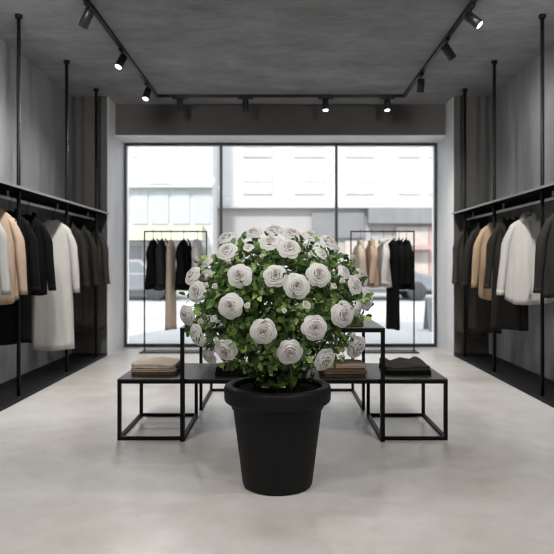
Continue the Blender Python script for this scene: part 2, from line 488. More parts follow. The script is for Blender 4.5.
# ------------------------------------------------------------------ free-standing racks at the window
YK = 8.55; KP = YK / FPX
ZK = CAMH - (231.5 - VY) * KP
def window_rack(x0, x1, label):
    xa = (x0 - VX) * KP; xb = (x1 - VX) * KP; cx = (xa + xb) / 2; hw = (xb - xa) / 2
    r = empty('garment_rack', (cx, YK, 0)); tag(r, label, 'garment rack', 'garment racks at the window')
    for s in (-1, 1): obj('post', B(s * hw - .0085, s * hw + .0085, -.0085, .0085, .012, ZK - .009), M['black_metal'], r, False)
    obj('top_bar', B(-hw - .0085, hw + .0085, -.0085, .0085, ZK - .009, ZK + .009), M['black_metal'], r, False)
    obj('base_plate', B(-hw - .045, hw + .045, -.14, .14, 0, .012), M['black_metal'], r, False)
window_rack(144.5, 206.5, 'slim black garment rack at the left of the shop window')
window_rack(351, 414, 'slim black garment rack at the right of the shop window')
GWL = 'clothes on the left window rack'; GWR = 'clothes on the right window rack'
def rack_item(name, lab, hlab, cat, cx, fab, hempx, side, yaw=66, long=False, sw=.2, col='lapel', thick=.042, slpx=284):
    X = (cx - VX) * KP
    loc = (X, YK, ZK + .0)
    hz = CAMH - (hempx - VY) * KP; sz = CAMH - (slpx - VY) * KP
    rz = R(yaw) * (1 if side == 'L' else -1)
    gg = GWL if side == 'L' else GWR
    L = ZK - .118 - hz
    if long:
        garment(name, lab, cat, gg, loc, rz, F[fab], L, sleeve=0, sw=sw, thick=thick, collar=None, seed=int(cx), straight=True, folds=5, fold_amp=.15, hem=sw * 1.08)
    else:
        garment(name, lab, cat, gg, loc, rz, F[fab], L, sleeve=ZK - .196 - sz, sw=sw, thick=thick, collar=col, seed=int(cx), fold_amp=.12, sleeve_out=.015, tflare=1.1)
    hanger(hlab, loc, rz, 'hangers on the ' + ('left' if side == 'L' else 'right') + ' window rack', w=min(.18, sw * .9))
rack_item('jacket', 'black jacket at the left end of the left window rack', 'hanger at the left end of the left window rack', 'jacket', 153, 'black', 289, 'L', 79, sw=.145)
rack_item('jacket', 'charcoal jacket second from the left on the left window rack', 'hanger second from the left on the left window rack', 'jacket', 161.5, 'coal', 290, 'L', 79, sw=.145)
rack_item('dress', 'long narrow beige slip dress on the left window rack', 'hanger holding the beige slip dress on the left window rack', 'dress', 171, 'pale', 329, 'L', 79, True, sw=.12, thick=.045)
rack_item('jacket', 'black jacket right of the beige dress on the left window rack', 'hanger right of the beige dress on the left window rack', 'jacket', 183.5, 'black', 290, 'L', 76, sw=.19)
rack_item('blouse', 'white blouse at the right end of the left window rack', 'hanger at the right end of the left window rack', 'blouse', 197.5, 'white', 288, 'L', 79, sw=.17, col='crew')
rack_item('top', 'pale beige top at the left end of the right window rack', 'hanger at the left end of the right window rack', 'top', 360.5, 'pale', 286, 'R', 79, sw=.135, col='crew')
rack_item('sweater', 'beige sweater second from the left on the right window rack', 'hanger second from the left on the right window rack', 'sweater', 371.5, 'beige', 287, 'R', 79, sw=.15, col='crew')
rack_item('shirt', 'white shirt in the middle of the right window rack', 'hanger in the middle of the right window rack', 'shirt', 383.5, 'white', 287, 'R', 79, sw=.15, col='shirt')
rack_item('dress', 'long narrow black slip dress on the right window rack', 'hanger holding the black slip dress on the right window rack', 'dress', 393, 'black', 329, 'R', 72, True, sw=.14, thick=.05)
rack_item('jacket', 'black jacket right beside the black slip dress on right window rack', 'hanger right beside the black slip dress on right window rack', 'jacket', 399, 'black', 289, 'R', 72, sw=.15, thick=.045)
rack_item('jacket', 'black jacket at the right end of the right window rack', 'hanger at the right end of the right window rack', 'jacket', 406.5, 'black', 289, 'R', 79, sw=.16)

# ------------------------------------------------------------------ display tables
HB = .42
bench = empty('display_bench', (.014, 4.24, 0)); tag(bench, 'long low black display bench on two open metal cube frames behind the plant', 'bench')
bx, bd, th = 1.13, .69, .024
obj('table_top', B(-bx, bx, 0, bd, HB - .008, HB), M['table_top'], bench, False, .002)
obj('top_frame', B(-bx, bx, 0, th, HB - .032, HB - .008, -bx, bx, bd - th, bd, HB - .032, HB - .008, -bx, -bx + th, th, bd - th, HB - .032, HB - .008, bx - th, bx, th, bd - th, HB - .032, HB - .008), M['black_metal'], bench, False)
for s in (-1, 1):
    xo, xi = s * (bx - th / 2), s * .682
    for x in (xo, xi):
        for y in (th / 2, bd - th / 2):
            obj('leg', B(x - th / 2, x + th / 2, y - th / 2, y + th / 2, 0, HB - .032), M['black_metal'], bench, False)
    a, b = sorted((xo, xi))
    for y in (th / 2, bd - th / 2):
        obj('rail', B(a + th / 2, b - th / 2, y - th / 2, y + th / 2, 0, th), M['black_metal'], bench, False)
    for x in (xo, xi):
        obj('rail', B(x - th / 2, x + th / 2, th, bd - th, 0, th), M['black_metal'], bench, False)
HT = .775
tall = empty('display_table', (.014, 4.20, 0)); tag(tall, 'tall black display table standing over the low bench behind the rose bush', 'table')
obj('table_top', B(-.695, .695, 0, 1.72, HT - .008, HT), M['table_top'], tall, False, .002)
obj('top_frame', B(-.695, .695, 0, .026, HT - .032, HT - .008, -.695, .695, 1.694, 1.72, HT - .032, HT - .008, -.695, -.669, .026, 1.694, HT - .032, HT - .008, .669, .695, .026, 1.694, HT - .032, HT - .008), M['black_metal'], tall, False)
for s in (-1, 1):
    x = s * .682
    obj('leg', B(x - .013, x + .013, .006, .032, 0, HT - .032), M['black_metal'], tall, False)
    x = s * .672
    for y in (.93, 1.695):
        obj('leg', B(x - .012, x + .012, y - .012, y + .012, 0, HT - .032), M['black_metal'], tall, False)
    obj('rail', B(x - .012, x + .012, .942, 1.683, 0, .024), M['black_metal'], tall, False)
obj('rail', B(-.66, .66, 1.683, 1.707, 0, .024), M['black_metal'], tall, False)

# ------------------------------------------------------------------ folded clothes
def folded(name, label, cat, group, loc, rz, fab, w, d, h, wav=.004, seed=0, back=0.0, sag=0.0):
    rr = random.Random(seed * 7 + 1); p = [rr.uniform(0, 6.28) for _ in range(6)]
    n = 96; rings = []
    def top(x, y):
        z = wav * (math.sin(9 * x / w + p[0]) * .6 + math.sin(6 * y / d + 5 * x / w + p[1]) * .5)
        if back: z += back * (max(0, y / d + .15) ** 1.3) * (abs(math.sin(2.6 * PI * x / w + p[2])) - .3)
        return z
    def ring(zf, ins, wob=1.0):
        out = []
        for k in range(n):
            a = 2 * PI * k / n; c, s = math.cos(a), math.sin(a)
            x = math.copysign(abs(c) ** .28, c) * (w / 2); y = math.copysign(abs(s) ** .28, s) * (d / 2)
            e = 1 + .012 * math.sin(3 * a + p[3]) + .008 * math.sin(7 * a + p[4])
            x = x * e - math.copysign(min(ins, abs(x)), x) * abs(x) / (w / 2)
            y = y * e - math.copysign(min(ins, abs(y)), y) * abs(y) / (d / 2)
            z = zf * h + top(x, y) * max(0, zf - .25) / .75 * wob
            out.append((x, y, z))
        return out
    for zf, ins in ((0, .008), (.06, .002), (.22, -.002), (.40, .001), (.48, .007), (.52, .007), (.6, .001), (.78, -.003), (.93, .001), (1.0, .008)):
        rings.append(ring(zf, ins))
    base = ring(1.0, .008)
    for q in (.85, .65, .45, .25, .08):
        rings.append([(x * q, y * q, h * 1.02 + top(x * q, y * q)) for x, y, z in base])
    bm = rings_mesh(rings)
    o = obj(name, bm, fab, None); o.location = loc; o.rotation_euler = (0, 0, rz)
    tag(o, label, cat, group); return o

def stack(cx, cy, z, items, group):
    for i, (name, lab, cat, fab, w, d, h, kw) in enumerate(items):
        folded(name, lab, cat, group, (cx + rnd.uniform(-.006, .006), cy + rnd.uniform(-.006, .006), z + .001), R(rnd.uniform(-2, 2)), F[fab], w, d, h, seed=i + int(cx * 50) + 90, **kw)
        z += h + kw.get('wav', .004) * .3 + .002
SK = 'folded clothes on the display bench'
stack(-.895, 4.53, HB, [
    ('folded_sweater', 'dark brown folded sweater at the bottom of the beige stack', 'folded clothes', 'olive', .33, .34, .02, dict(wav=.002)),
    ('folded_sweater', 'tan folded sweater in the middle of the beige stack', 'folded clothes', 'beige', .33, .34, .024, dict(wav=.003)),
    ('folded_sweater', 'beige folded sweater on top of the stack at bench left end', 'folded clothes', 'pale', .325, .33, .03, dict(wav=.007)),
], SK)
stack(-.28, 4.48, HB, [
    ('folded_shirt', 'black folded shirt at the bottom of the stack behind the pot', 'folded clothes', 'black', .36, .32, .024, dict(wav=.002)),
    ('folded_shirt', 'black folded shirt on top of the stack behind the pot', 'folded clothes', 'black', .35, .31, .028, dict(wav=.005)),
], SK)
stack(.445, 4.46, HB, [
    ('folded_shirt', 'dark brown folded shirt at the bottom of the tan stack', 'folded clothes', 'olive', .32, .30, .016, dict(wav=.002)),
    ('folded_shirt', 'brown folded shirt second from the bottom of the tan stack', 'folded clothes', 'brown', .32, .30, .018, dict(wav=.002)),
    ('folded_shirt', 'reddish brown folded shirt second from the top of the tan stack', 'folded clothes', 'brown', .315, .295, .018, dict(wav=.002)),
    ('folded_shirt', 'pale tan folded shirt on top of the stack right of the pot', 'folded clothes', 'beige', .315, .29, .022, dict(wav=.004)),
], SK)
stack(.905, 4.56, HB, [
    ('folded_trousers', 'black folded trousers under the rumpled sweater at bench right end', 'folded clothes', 'black', .34, .36, .026, dict(wav=.002)),
    ('folded_sweater', 'rumpled charcoal folded sweater on top at bench right end', 'folded clothes', 'taupe', .33, .34, .032, dict(wav=.009, back=.055)),
], SK)
stack(.44, 4.42, HT, [
    ('folded_scarf', 'olive brown folded scarf on the tall table beside the roses', 'folded clothes', 'olive', .30, .26, .035, dict(wav=.008)),
], None)

# ------------------------------------------------------------------ potted rose bush
YPOT = 3.40; XPOT = (277.5 - VX) * YPOT / FPX
bush = empty('potted_rose_bush', (XPOT, YPOT, 0)); tag(bush, 'large white rose bush in a tall black pot in the middle of the floor', 'potted plant')
HPOT = .548
pot = obj('pot', lathe([(0, 0), (.175, 0), (.186, .004), (.191, .015), (.240, .40), (.243, .42), (.252, .425), (.254, .455), (.280, .457), (.288, .464), (.291, .475), (.292, .53), (.288, .543), (.278, .548),
                        (.250, .548), (.243, .543), (.240, .53), (.235, .40), (.19, .05), (0, .05)], 96), M['pot'], bush)
def soil_bm():
    bm = bmesh.new(); rr = random.Random(3); n = 48; rings = []
    for q in (1, .9, .75, .6, .45, .3, .15):
        rings.append([(.239 * q * math.cos(2 * PI * k / n), .239 * q * math.sin(2 * PI * k / n), .515 + rr.uniform(-.006, .010) + .012 * (1 - q)) for k in range(n)])
    return rings_mesh(rings, False, True, bm)
obj('soil', soil_bm(), M['soil'], bush)

BC = Vector(((275 - VX) * YPOT / FPX - XPOT, 0.0, CAMH - (303 - VY) * YPOT / FPX))
RX, RY, RZ = .50, .46, .425

# rose flowers -------------------------------------------------------
def petal(bm, phi, hw, r0, r1, z0, z1, curl, rr, mi, nu=7, nv=7, pw=.62):
    """a petal: a curved sheet wrapped round the flower axis"""
    g = []
    wob = rr.uniform(0, 6.28); ca = rr.uniform(.75, 1.25)
    for j in range(nv):
        t = j / (nv - 1); row = []
        for i in range(nu):
            s = -1 + 2 * i / (nu - 1)
            tt = t * (1 - .20 * abs(s) ** 2.4 + .03 * math.cos(2.5 * s + wob))
            wd = hw * (.45 + .55 * math.sin(min(1, tt * 1.25) * PI / 2)) 
            a = phi + s * wd
            rad = r0 + (r1 - r0) * tt ** pw
            z = z0 + (z1 - z0) * math.sin(min(1, tt / .82) * PI / 2)
            if tt > .70:
                k = (tt - .70) / .30
                rad += curl * ca * .45 * k * (1 - .3 * s * s); z -= curl * ca * .75 * k * k * (1 + .6 * s * s)
            rad += .010 * math.sin(4 * s + wob) * t
            row.append(bm.verts.new((rad * math.cos(a), rad * math.sin(a), z)))
        g.append(row)
    for j in range(nv - 1):
        for i in range(nu - 1):
            f = bm.faces.new((g[j][i], g[j][i + 1], g[j + 1][i + 1], g[j + 1][i])); f.material_index = mi; f.smooth = True

def rose_mesh(seed, opening=1.0):
    rr = random.Random(seed); bm = bmesh.new()
    layers = [  # n, half width, r1, z1, curl, inner?
        (3, 1.25, .10, .56, .02, 1), (3, 1.15, .19, .58, .05, 1), (4, .92, .30, .57, .08, 1), (4, .92, .43, .52, .12, 1),
        (5, .78, .58, .44, .18, 0), (5, .80, .77, .32, .22, 0), (6, .68, .96, .17, .22, 0)]
    off = rr.uniform(0, 6)
    for li, (n, hw, r1, z1, curl, inn) in enumerate(layers):
        off += .61 + rr.uniform(-.15, .15)
        for k in range(n):
            phi = off + 2 * PI * k / n + rr.uniform(-.10, .10)
            petal(bm, phi, hw * rr.uniform(.95, 1.08), .02 + .04 * li, r1 * rr.uniform(.94, 1.05), -.05 - .015 * li, z1 + rr.uniform(-.025, .025), curl, rr, inn)
    me = bpy.data.meshes.new('rose'); bm.to_mesh(me); bm.free()
    me.materials.append(M['petal']); me.materials.append(M['petal_in'])
    return me
ROSES = [rose_mesh(s) for s in (11, 22, 33, 44)]

def calyx_mesh():
    bm = lathe([(0, -.42), (.045, -.42), (.05, -.34), (.11, -.30), (.16, -.22), (.18, -.14), (.10, -.10), (0, -.10)], 12)
    for k in range(5):
        a = 2 * PI * k / 5; ux = Vector((math.cos(a), math.sin(a), 0)); ut = Vector((-math.sin(a), math.cos(a), 0)); pr = None
        for i in range(6):
            t = i / 5; c = ux * (.12 + .34 * t) + Vector((0, 0, -.20 + .10 * math.sin(t * 3))); w = .10 * (1 - t) + .004
            cur = [bm.verts.new(c - ut * w), bm.verts.new(c + Vector((0, 0, .02))), bm.verts.new(c + ut * w)]
            if pr:
                bm.faces.new((pr[0], pr[1], cur[1], cur[0])); bm.faces.new((pr[1], pr[2], cur[2], cur[1]))
            pr = cur
    tube(bm, [(0, 0, -.40), (.05, 0, -1.0), (.02, .06, -1.7), (.0, .1, -2.4)], [.05, .05, .055, .06], 6)
    for f in bm.faces: f.smooth = True
    me = bpy.data.meshes.new('calyx'); bm.to_mesh(me); bm.free(); me.materials.append(M['sepal']); return me
CALYX = calyx_mesh()
def bud_mesh(seed):
    rr = random.Random(seed); bm = bmesh.new()
    for li, (n, hw, r1, z1, curl) in enumerate([(3, 1.2, .18, 1.12, .02), (3, 1.2, .40, 1.0, .08), (4, 1.0, .62, .82, .20)]):
        o = rr.uniform(0, 6)
        for k in range(n):
            petal(bm, o + 2 * PI * k / n, hw, .06 + .08 * li, r1, -.2, z1 * rr.uniform(.92, 1.05), curl, rr, 0, 6, 6, .45)
    me = bpy.data.meshes.new('rose_bud'); bm.to_mesh(me); bm.free(); me.materials.append(M['bud']); return me
BUDS = [bud_mesh(s) for s in (1, 2)]

def surf(px, py, k=1.0):
    Y = YPOT - .25
    for _ in range(4):
        x = (px - VX) * Y / FPX - XPOT - BC.x; z = CAMH - (py - VY) * Y / FPX - BC.z
        u, v = x / (RX * k), z / (RZ * k); q = u * u + v * v
        w = math.sqrt(max(0, 1 - q)) * RY * k
        Y = YPOT - w
    return Vector((x + BC.x, -w, z + BC.z)), q, Y
def place(me, name, loc, nrm, rad, child=None):
    o = bpy.data.objects.new(name, me); link(o, bush)
    o.location = loc
    q = Vector((0, 0, 1)).rotation_difference(nrm)
    from mathutils import Quaternion
    q = q @ Quaternion((0, 0, 1), rnd.uniform(0, 6.28))
    o.rotation_mode = 'QUATERNION'; o.rotation_quaternion = q
    o.scale = (rad,) * 3
    c = bpy.data.objects.new('calyx', CALYX); link(c, o)
    return o
# pixel x, y, diameter of each bloom, extra facing (x, y, z) added to the outward normal, depth shift
blooms = [
    (224.6, 236, 19, (0, -.2, .2), .1), (226.6, 250.7, 22, (0, -.2, .3), 0), (252.4, 231, 18, (0, -.1, .35), .12), (270.3, 241.5, 23, (0, -.2, .1), 0), (274, 228, 18, (0, -.05, .4), .13),
    (239.5, 275.6, 26, (.1, -.5, 0), 0), (275.5, 275.6, 25, (.05, -.4, .05), 0), (230.6, 306.4, 26, (.2, -.5, .05), 0), (191.8, 275, 21, (-.1, -.55, .3), 0), (202, 274, 17, (-.1, .4, .4), .15),
    (196.5, 291.5, 23, (0, -.6, .1), 0), (186, 315.3, 21, (-.2, -.45, 0), 0), (263.3, 331.8, 27, (.1, -.4, .2), 0), (291.8, 232, 20, (.1, -.1, .4), .12), (289, 247.8, 25, (0, -.3, 0), 0),
    (311.7, 234, 18, (0, -.1, .35), .12), (329.6, 241, 21, (.1, -.2, .3), .05), (321.6, 253, 14, (.3, .1, .2), 0), (318.7, 274.6, 26, (-.1, -.5, 0), 0), (296.8, 286, 27, (0, -.4, .0), 0),
    (344.5, 271.6, 16, (.3, -.4, .4), 0), (355.4, 284.5, 21, (.1, -.5, .1), 0), (364.5, 277, 20, (.1, -.35, .2), .10), (367.5, 300.4, 22, (.1, -.45, 0), 0), (343.5, 314.5, 27, (-.1, -.5, .1), 0),
    (358, 309, 15, (.3, -.3, -.1), 0), (314.7, 327.8, 27, (-.1, -.4, .3), 0), (225.6, 350.6, 24, (.1, -.5, .1), 0), (196.5, 335.7, 25, (-.2, -.3, .1), 0), (208.7, 357.6, 18, (-.2, -.3, -.1), 0),
    (289.9, 352.6, 27, (0, -.4, .25), 0), (325.6, 360.6, 25, (.2, -.5, .2), 0), (357.5, 347.7, 24, (.1, -.6, .1), 0), (248.4, 247, 12, (0, .1, .8), 0), (205, 262, 13, (-.3, .2, .4), .1)]
TIPS = []
for i, (px, py, d, ex, dep) in enumerate(blooms):
    p, q, Y = surf(px, py)
    n = Vector(((p.x - BC.x) / RX ** 2, p.y / RY ** 2, (p.z - BC.z) / RZ ** 2)).normalized()
    n = (n + Vector(ex)).normalized()
    if n.y > -.6: n = (n + Vector((0, -.42, 0))).normalized()
    p = p + Vector((0, dep, 0)); rad = d * (Y + dep) / FPX / 2 * .97
    p = p - n * rad * .15
    place(ROSES[i % 4], 'rose', p, n, rad); TIPS.append(p - n * rad * 1.2)
for (px, py, d) in [(211.7, 276.6, 8), (229.6, 263, 8), (248.4, 307.3, 9), (216.7, 320.3, 11), (207.7, 286.5, 8), (216.7, 288, 9), (198, 261, 8), (335.5, 251.7, 9), (309.7, 257, 9), (351.4, 260, 9),
                    (331.6, 288.5, 10), (340.5, 282.5, 9), (304.8, 307.4, 12), (203, 322, 9), (262, 258, 7), (284, 312, 7), (350, 336, 9), (218, 340, 8)]:
    p, q, Y = surf(px, py)
    n = Vector(((p.x - BC.x), p.y * .6, (p.z - BC.z) + .25)).normalized()
    place(BUDS[rnd.randrange(2)], 'rose_bud', p, n, d * Y / FPX / 2 * 1.15); TIPS.append(p - n * .06)

# stems --------------------------------------------------------------
for k in range(11):
    rr = random.Random(k + 100); a = k * 2.4; r = .04 + .012 * k
    b0 = Vector((r * math.cos(a), r * math.sin(a), .51))
    tgt = TIPS[(k * 5) % len(TIPS)]
    mid = b0.lerp(tgt, .5) + Vector((rr.uniform(-.04, .04), rr.uniform(-.04, .04), .07))
    pts = [b0 * (1 - t) ** 2 + mid * 2 * t * (1 - t) + tgt * t * t for t in [i / 8 for i in range(9)]]
    obj('stem', T(pts, [.008 - .0055 * i / 8 for i in range(9)], 7), M['stem'], bush)
# foliage ------------------------------------------------------------
def add_leaflet(bm, o, d, up, L, W):
    d = d.normalized(); s = d.cross(up)
    if s.length < 1e-3: s = d.orthogonal()
    s.normalize(); n = s.cross(d).normalized()
    prof = [(0, .0, 0), (.18, .62, .02), (.42, 1.0, .04), (.70, .78, .03), (.90, .36, -.01), (1.0, 0, -.05)]
    mid = [bm.verts.new(o + d * (L * t) + n * (L * z - .08 * L * t * t)) for t, w, z in prof]
    for sg in (-1, 1):
        ed = [None] + [bm.verts.new(o + d * (L * t) + s * (sg * w * W * .5) + n * (L * z + .14 * w * W - .10 * L * t * t)) for t, w, z in prof[1:-1]] + [None]
        for i in range(5):
            vs = [mid[i], mid[i + 1]] + [e for e in (ed[i + 1], ed[i]) if e is not None]
            if sg < 0: vs = vs[::-1]
            bm.faces.new(vs)
def foliage():
    bm = bmesh.new(); rr = random.Random(5); cnt = 0
    while cnt < 1180:
        v = Vector((rr.gauss(0, 1), rr.gauss(0, 1), rr.gauss(0, 1))).normalized()
        q = .92 - .50 * rr.random() ** 1.5
        x, y, z = v.x * RX * 1.0 * q, v.y * RY * .93 * q, v.z * RZ * (.82 if v.z > 0 else 1.0) * q
        if z < -.36 * 1 and rr.random() < .6: continue
        c = BC + Vector((x, y, z))
        if z < -.15:                       # the crown draws in towards the pot
            k = 1 - .2 * ((-z - .15) / .28) ** 1.2
            c.x = BC.x + x * k; c.y = BC.y + y * k
        if c.z < .60 and math.hypot(c.x, c.y) > .36: continue
        if c.z < .575: continue
        cnt += 1
        out = (v + Vector((0, 0, .35))).normalized()
        axis = (Vector((rr.gauss(0, 1), rr.gauss(0, 1), rr.gauss(0, .6))) + v * .9).normalized()
        upn = (out * 1.2 + Vector((0, -.3, 0)) + Vector((rr.gauss(0, .35), rr.gauss(0, .35), rr.gauss(0, .35)))).normalized()
        side = axis.cross(upn).normalized()
        L = rr.uniform(.031, .047)
        pet = .055
        tube(bm, [c - axis * .05, c, c + axis * pet], [.0016, .0014, .001], 4, False)
        add_leaflet(bm, c + axis * pet, axis, upn, L * 1.1, L * .80)
        for t, k in ((.55, 1.0), (.12, .85)):
            for sg in (-1, 1):
                dd = (side * sg + axis * .55 + upn * rr.uniform(-.1, .25)).normalized()
                add_leaflet(bm, c + axis * pet * t + side * sg * .004, dd, upn, L * k, L * .74 * k)
    return bm
def low_leaves(bm):
    rr = random.Random(9)
    for (x, y, z) in [(-.03, -.17, .56), (.0, -.2, .575), (-.06, -.15, .585), (.03, -.13, .60), (.16, -.1, .60), (-.14, -.05, .60), (.07, -.1, .59)]:
        c = Vector((x, y, z)); ax = Vector((rr.uniform(-.5, .5), -.6, .2)).normalized(); up = Vector((0, -.5, 1)).normalized(); sd = ax.cross(up)
        for d in (ax, (ax * .5 + sd), (ax * .5 - sd), (ax * .2 + sd + up * .4), (ax * .2 - sd + up * .4)):
            add_leaflet(bm, c + d.normalized() * .01, d, up, .05, .038)
    return bm

obj('foliage', low_leaves(foliage()), M['leaf'], bush)

# ------------------------------------------------------------------ lighting track
ZT = ZC - .035; XT = 1.62; YT = 8.12
track = empty('lighting_track', (0, YT, ZC)); tag(track, 'black U-shaped lighting track mounted on the dark ceiling', 'lighting track')
def tp(name, x0, x1, y0, y1, z0=ZT, z1=ZC):
    return obj(name, B(x0, x1, y0 - YT, y1 - YT, z0 - ZC, z1 - ZC), M['lamp_black'], track, False)
tp('track_rail', -XT - .018, -XT + .018, -2.2, YT + .018); tp('track_rail', XT - .018, XT + .018, -2.2, YT + .018)
tp('track_rail', -XT + .018, XT - .018, YT - .018, YT + .018)

def spot_head(x, y, d, lit, label, energy, ln=.155, along='y', group='spotlights on the ceiling track', size=120, drop=.07):
    h = empty('track_spotlight', (x, y, ZT)); tag(h, label, 'spotlight', group)
    d = Vector(d).normalized()
    if along == 'y': obj('adapter', B(-.02, .02, -.07, .07, -.022, 0), M['lamp_black'], h, False, .003)
    else: obj('adapter', B(-.10, .10, -.02, .02, -.022, 0), M['lamp_black'], h, False, .003)
    obj('stem', T([(0, 0, -.02), (0, 0, -drop)], .009, 8), M['lamp_black'], h)
    q = Vector((0, 0, 1)).rotation_difference(d)
    bm = lathe([(0, -.045), (.036, -.045), (.041, -.038), (.041, ln - .045), (.036, ln - .045), (.034, ln - .06), (0, ln - .06)], 28)
    bmesh.ops.rotate(bm, verts=bm.verts[:], matrix=q.to_matrix()); bmesh.ops.translate(bm, verts=bm.verts[:], vec=(0, 0, -drop - .02))
    hb = obj('lamp_housing', bm, M['lamp_black'], h)
    for p in hb.data.polygons: p.use_smooth = True
    bm = lathe([(0, ln - .054), (.033, ln - .054), (.033, ln - .050), (0, ln - .050)], 24)
    bmesh.ops.rotate(bm, verts=bm.verts[:], matrix=q.to_matrix()); bmesh.ops.translate(bm, verts=bm.verts[:], vec=(0, 0, -drop - .02))
    obj('lens', bm, M['lamp_on'] if lit else M['grey_metal'], h, False)
    if energy:
        L = bpy.data.lights.new('spot_lamp', 'SPOT'); L.energy = energy; L.spot_size = R(size); L.spot_blend = 1.0; L.shadow_soft_size = .05
        L.color = (1, .975, .945)
        lo = bpy.data.objects.new('spot_lamp', L); link(lo, h)
        lo.location = Vector((0, 0, -drop - .02)) + d * (ln - .02)
        lo.rotation_mode = 'QUATERNION'; lo.rotation_quaternion = Vector((0, 0, -1)).rotation_difference(d)
E = 100
spot_head(-XT, 5.22, (-.5, .25, -.85), True, 'spotlight turned to the wall, nearest on the left arm of track', E * .5)
spot_head(-XT, 6.35, (-.28, -.42, -.85), True, 'lit spotlight in the middle of the left arm of the track', E)
spot_head(-XT, 7.55, (-.15, -.42, -.88), True, 'lit spotlight at the window end of the left track arm', E)
spot_head(XT, 5.28, (.62, -.35, -.70), True, 'lit spotlight tilted outward, nearest on the right arm of track', E * .7)
spot_head(XT, 6.05, (.62, .25, -.75), True, 'spotlight turned to the wall, middle of the right track arm', E * .5)
spot_head(XT, 7.15, (-.02, .3, -.95), True, 'spotlight pointing down at the window end of the right track arm', E * .7)
spot_head((180 - VX) * YT / FPX, YT, (0, .35, -1), False, 'unlit spotlight leftmost on the cross track above the window', 0, along='x', drop=.05)
spot_head((245.5 - VX) * YT / FPX, YT, (0, .35, -1), False, 'unlit spotlight left of centre on the cross track above the window', 0, along='x', drop=.05)
spot_head((325.5 - VX) * YT / FPX, YT, (0, -.22, -1), True, 'lit spotlight right of centre on the cross track above the window', E, along='x', drop=.05)
spot_head((387 - VX) * YT / FPX, YT, (0, -.22, -1), True, 'lit spotlight rightmost on the cross track above the window', E, along='x', drop=.05)
for y, ax, az in ((4.25, 1.6, -.9), (3.2, 2.2, -.8), (2.2, .25, -1), (1.1, .1, -1), (-.4, .1, -1)):  # unseen heads added to even out the floor light and brighten the clothes
    for s in (-1, 1):
        d = (s * .65, ax, -1.4) if y > 3 else (-s * .45, .45, -1)
        spot_head(s * XT, y, d, True, 'unseen spotlight added on the near track to light floor and clothes', E * (1.8 if y > 3 else 1.2))

# ------------------------------------------------------------------ outside
O = dict(
    white=simple('facade_white', (0.50, 0.50, 0.50), .8, nscale=2, var=.03), pale=simple('facade_pale_grey', (0.375, 0.372, 0.37), .8, nscale=2, var=.04),
    warm=simple('facade_warm_grey', (0.304, 0.290, 0.280), .8, nscale=2, var=.03), grey=simple('sign_grey', (0.15, 0.15, 0.155), .7, nscale=2),
    blue=simple('glazing_pale_blue', (0.335, 0.352, 0.37), .35, nscale=1.5, var=.06), yellow=simple('awning_cream', (0.43, 0.42, 0.32), .8, nscale=2),
    lav=simple('shopfront_lavender', (0.28, 0.262, 0.275), .6, nscale=3, var=.12), pane=simple('facade_window', (0.43, 0.43, 0.43), .4, nscale=3),
    red=simple('awning_red', (0.336, 0.096, 0.120), .7), pink=simple('sign_pink', (0.336, 0.216, 0.216), .7), cream=simple('shopfront_cream', (0.37, 0.33, 0.295), .7, nscale=3, var=.1),
    paving=simple('paving_light', (0.368, 0.368, 0.372), .8, nscale=1.5, var=.05), road=simple('road_light', (0.344, 0.344, 0.352), .8, nscale=1.5, var=.05), kerb=simple('kerb_grey', (0.192, 0.196, 0.208), .8),
    car=simple('car_paint_blue_grey', (0.155, 0.16, 0.175), .35), dark=simple('dark_rubber', (0.032, 0.032, 0.036), .7), cglass=simple('car_glass', (0.14, 0.15, 0.16), .2))
struct('pavement', B(-14, 14, YW + .3, 13.9, -.15, -.01), O['paving'])
struct('road', B(-20, 22, 14.05, 23.2, -.2, -.04), O['road'])
struct('kerb', B(-20, 22, 13.9, 14.05, -.2, -.008), O['kerb'])
struct('far_pavement', B(-20, 22, 23.2, 30, -.2, .0), O['paving'])
YA = 24.0; A = YA / FPX
def za(py, k): return CAMH - (py - VY) * k
lb = empty('street_building', (-7.5, YA, 0)); tag(lb, 'pale building across the street at left with bluish glazing and cream awning', 'building', 'buildings across the street')
def pb(par, name, m, x0, x1, y0, y1, z0, z1):
    l = par.location
    return obj(name, B(x0 - l.x, x1 - l.x, y0 - l.y, y1 - l.y, z0 - l.z, z1 - l.z), m, par, False)
xr = (212.5 - VX) * A
pb(lb, 'wall', O['white'], -14, xr, YA, YA + 1.9, 0, 9)
pb(lb, 'ledge', O['pale'], -14, xr + .05, YA - .35, YA, za(188.5, A), za(186, A))
for x0, x1 in ((132, 148), (151, 169), (172, 190), (193, 211)):
    w = pb(lb, 'glazing', O['blue'], (x0 - VX) * A, (x1 - VX) * A, YA - .06, YA, za(224, A), za(191, A))
pb(lb, 'glazing', O['blue'], -9.5, (129 - VX) * A, YA - .06, YA, za(224, A), za(191, A))
pb(lb, 'awning', O['yellow'], -11, (205 - VX) * A, YA - .9, YA, za(241, A), za(227, A))
pb(lb, 'panel', O['pale'], (148 - VX) * A, (172 - VX) * A, YA - .05, YA, za(184, A), za(150, A))
for x0, x1, y0, y1 in ((131, 139, 145, 157), (131, 139, 168, 181), (178, 206, 132, 139)):
    pb(lb, 'window', O['pane'], (x0 - VX) * A, (x1 - VX) * A, YA - .05, YA, za(y1, A), za(y0, A))
for x0, x1, mm in ((120, 141, 'lav'), (144, 166, 'cream'), (169, 190, 'lav'), (193, 211, 'pale')):
    pb(lb, 'shopfront', O[mm], (x0 - VX) * A, (x1 - VX) * A, YA - .05, YA, .25, za(246, A))
YB2 = 26.0; Bk = YB2 / FPX
rb = empty('street_building', (2.0, YB2, 0)); tag(rb, 'white multi-storey building across the street with a grey fascia over its shopfronts', 'building', 'buildings across the street')
pb(rb, 'wall', O['white'], xr - .4, 11, YB2, YB2 + 4, za(207, Bk), 10)
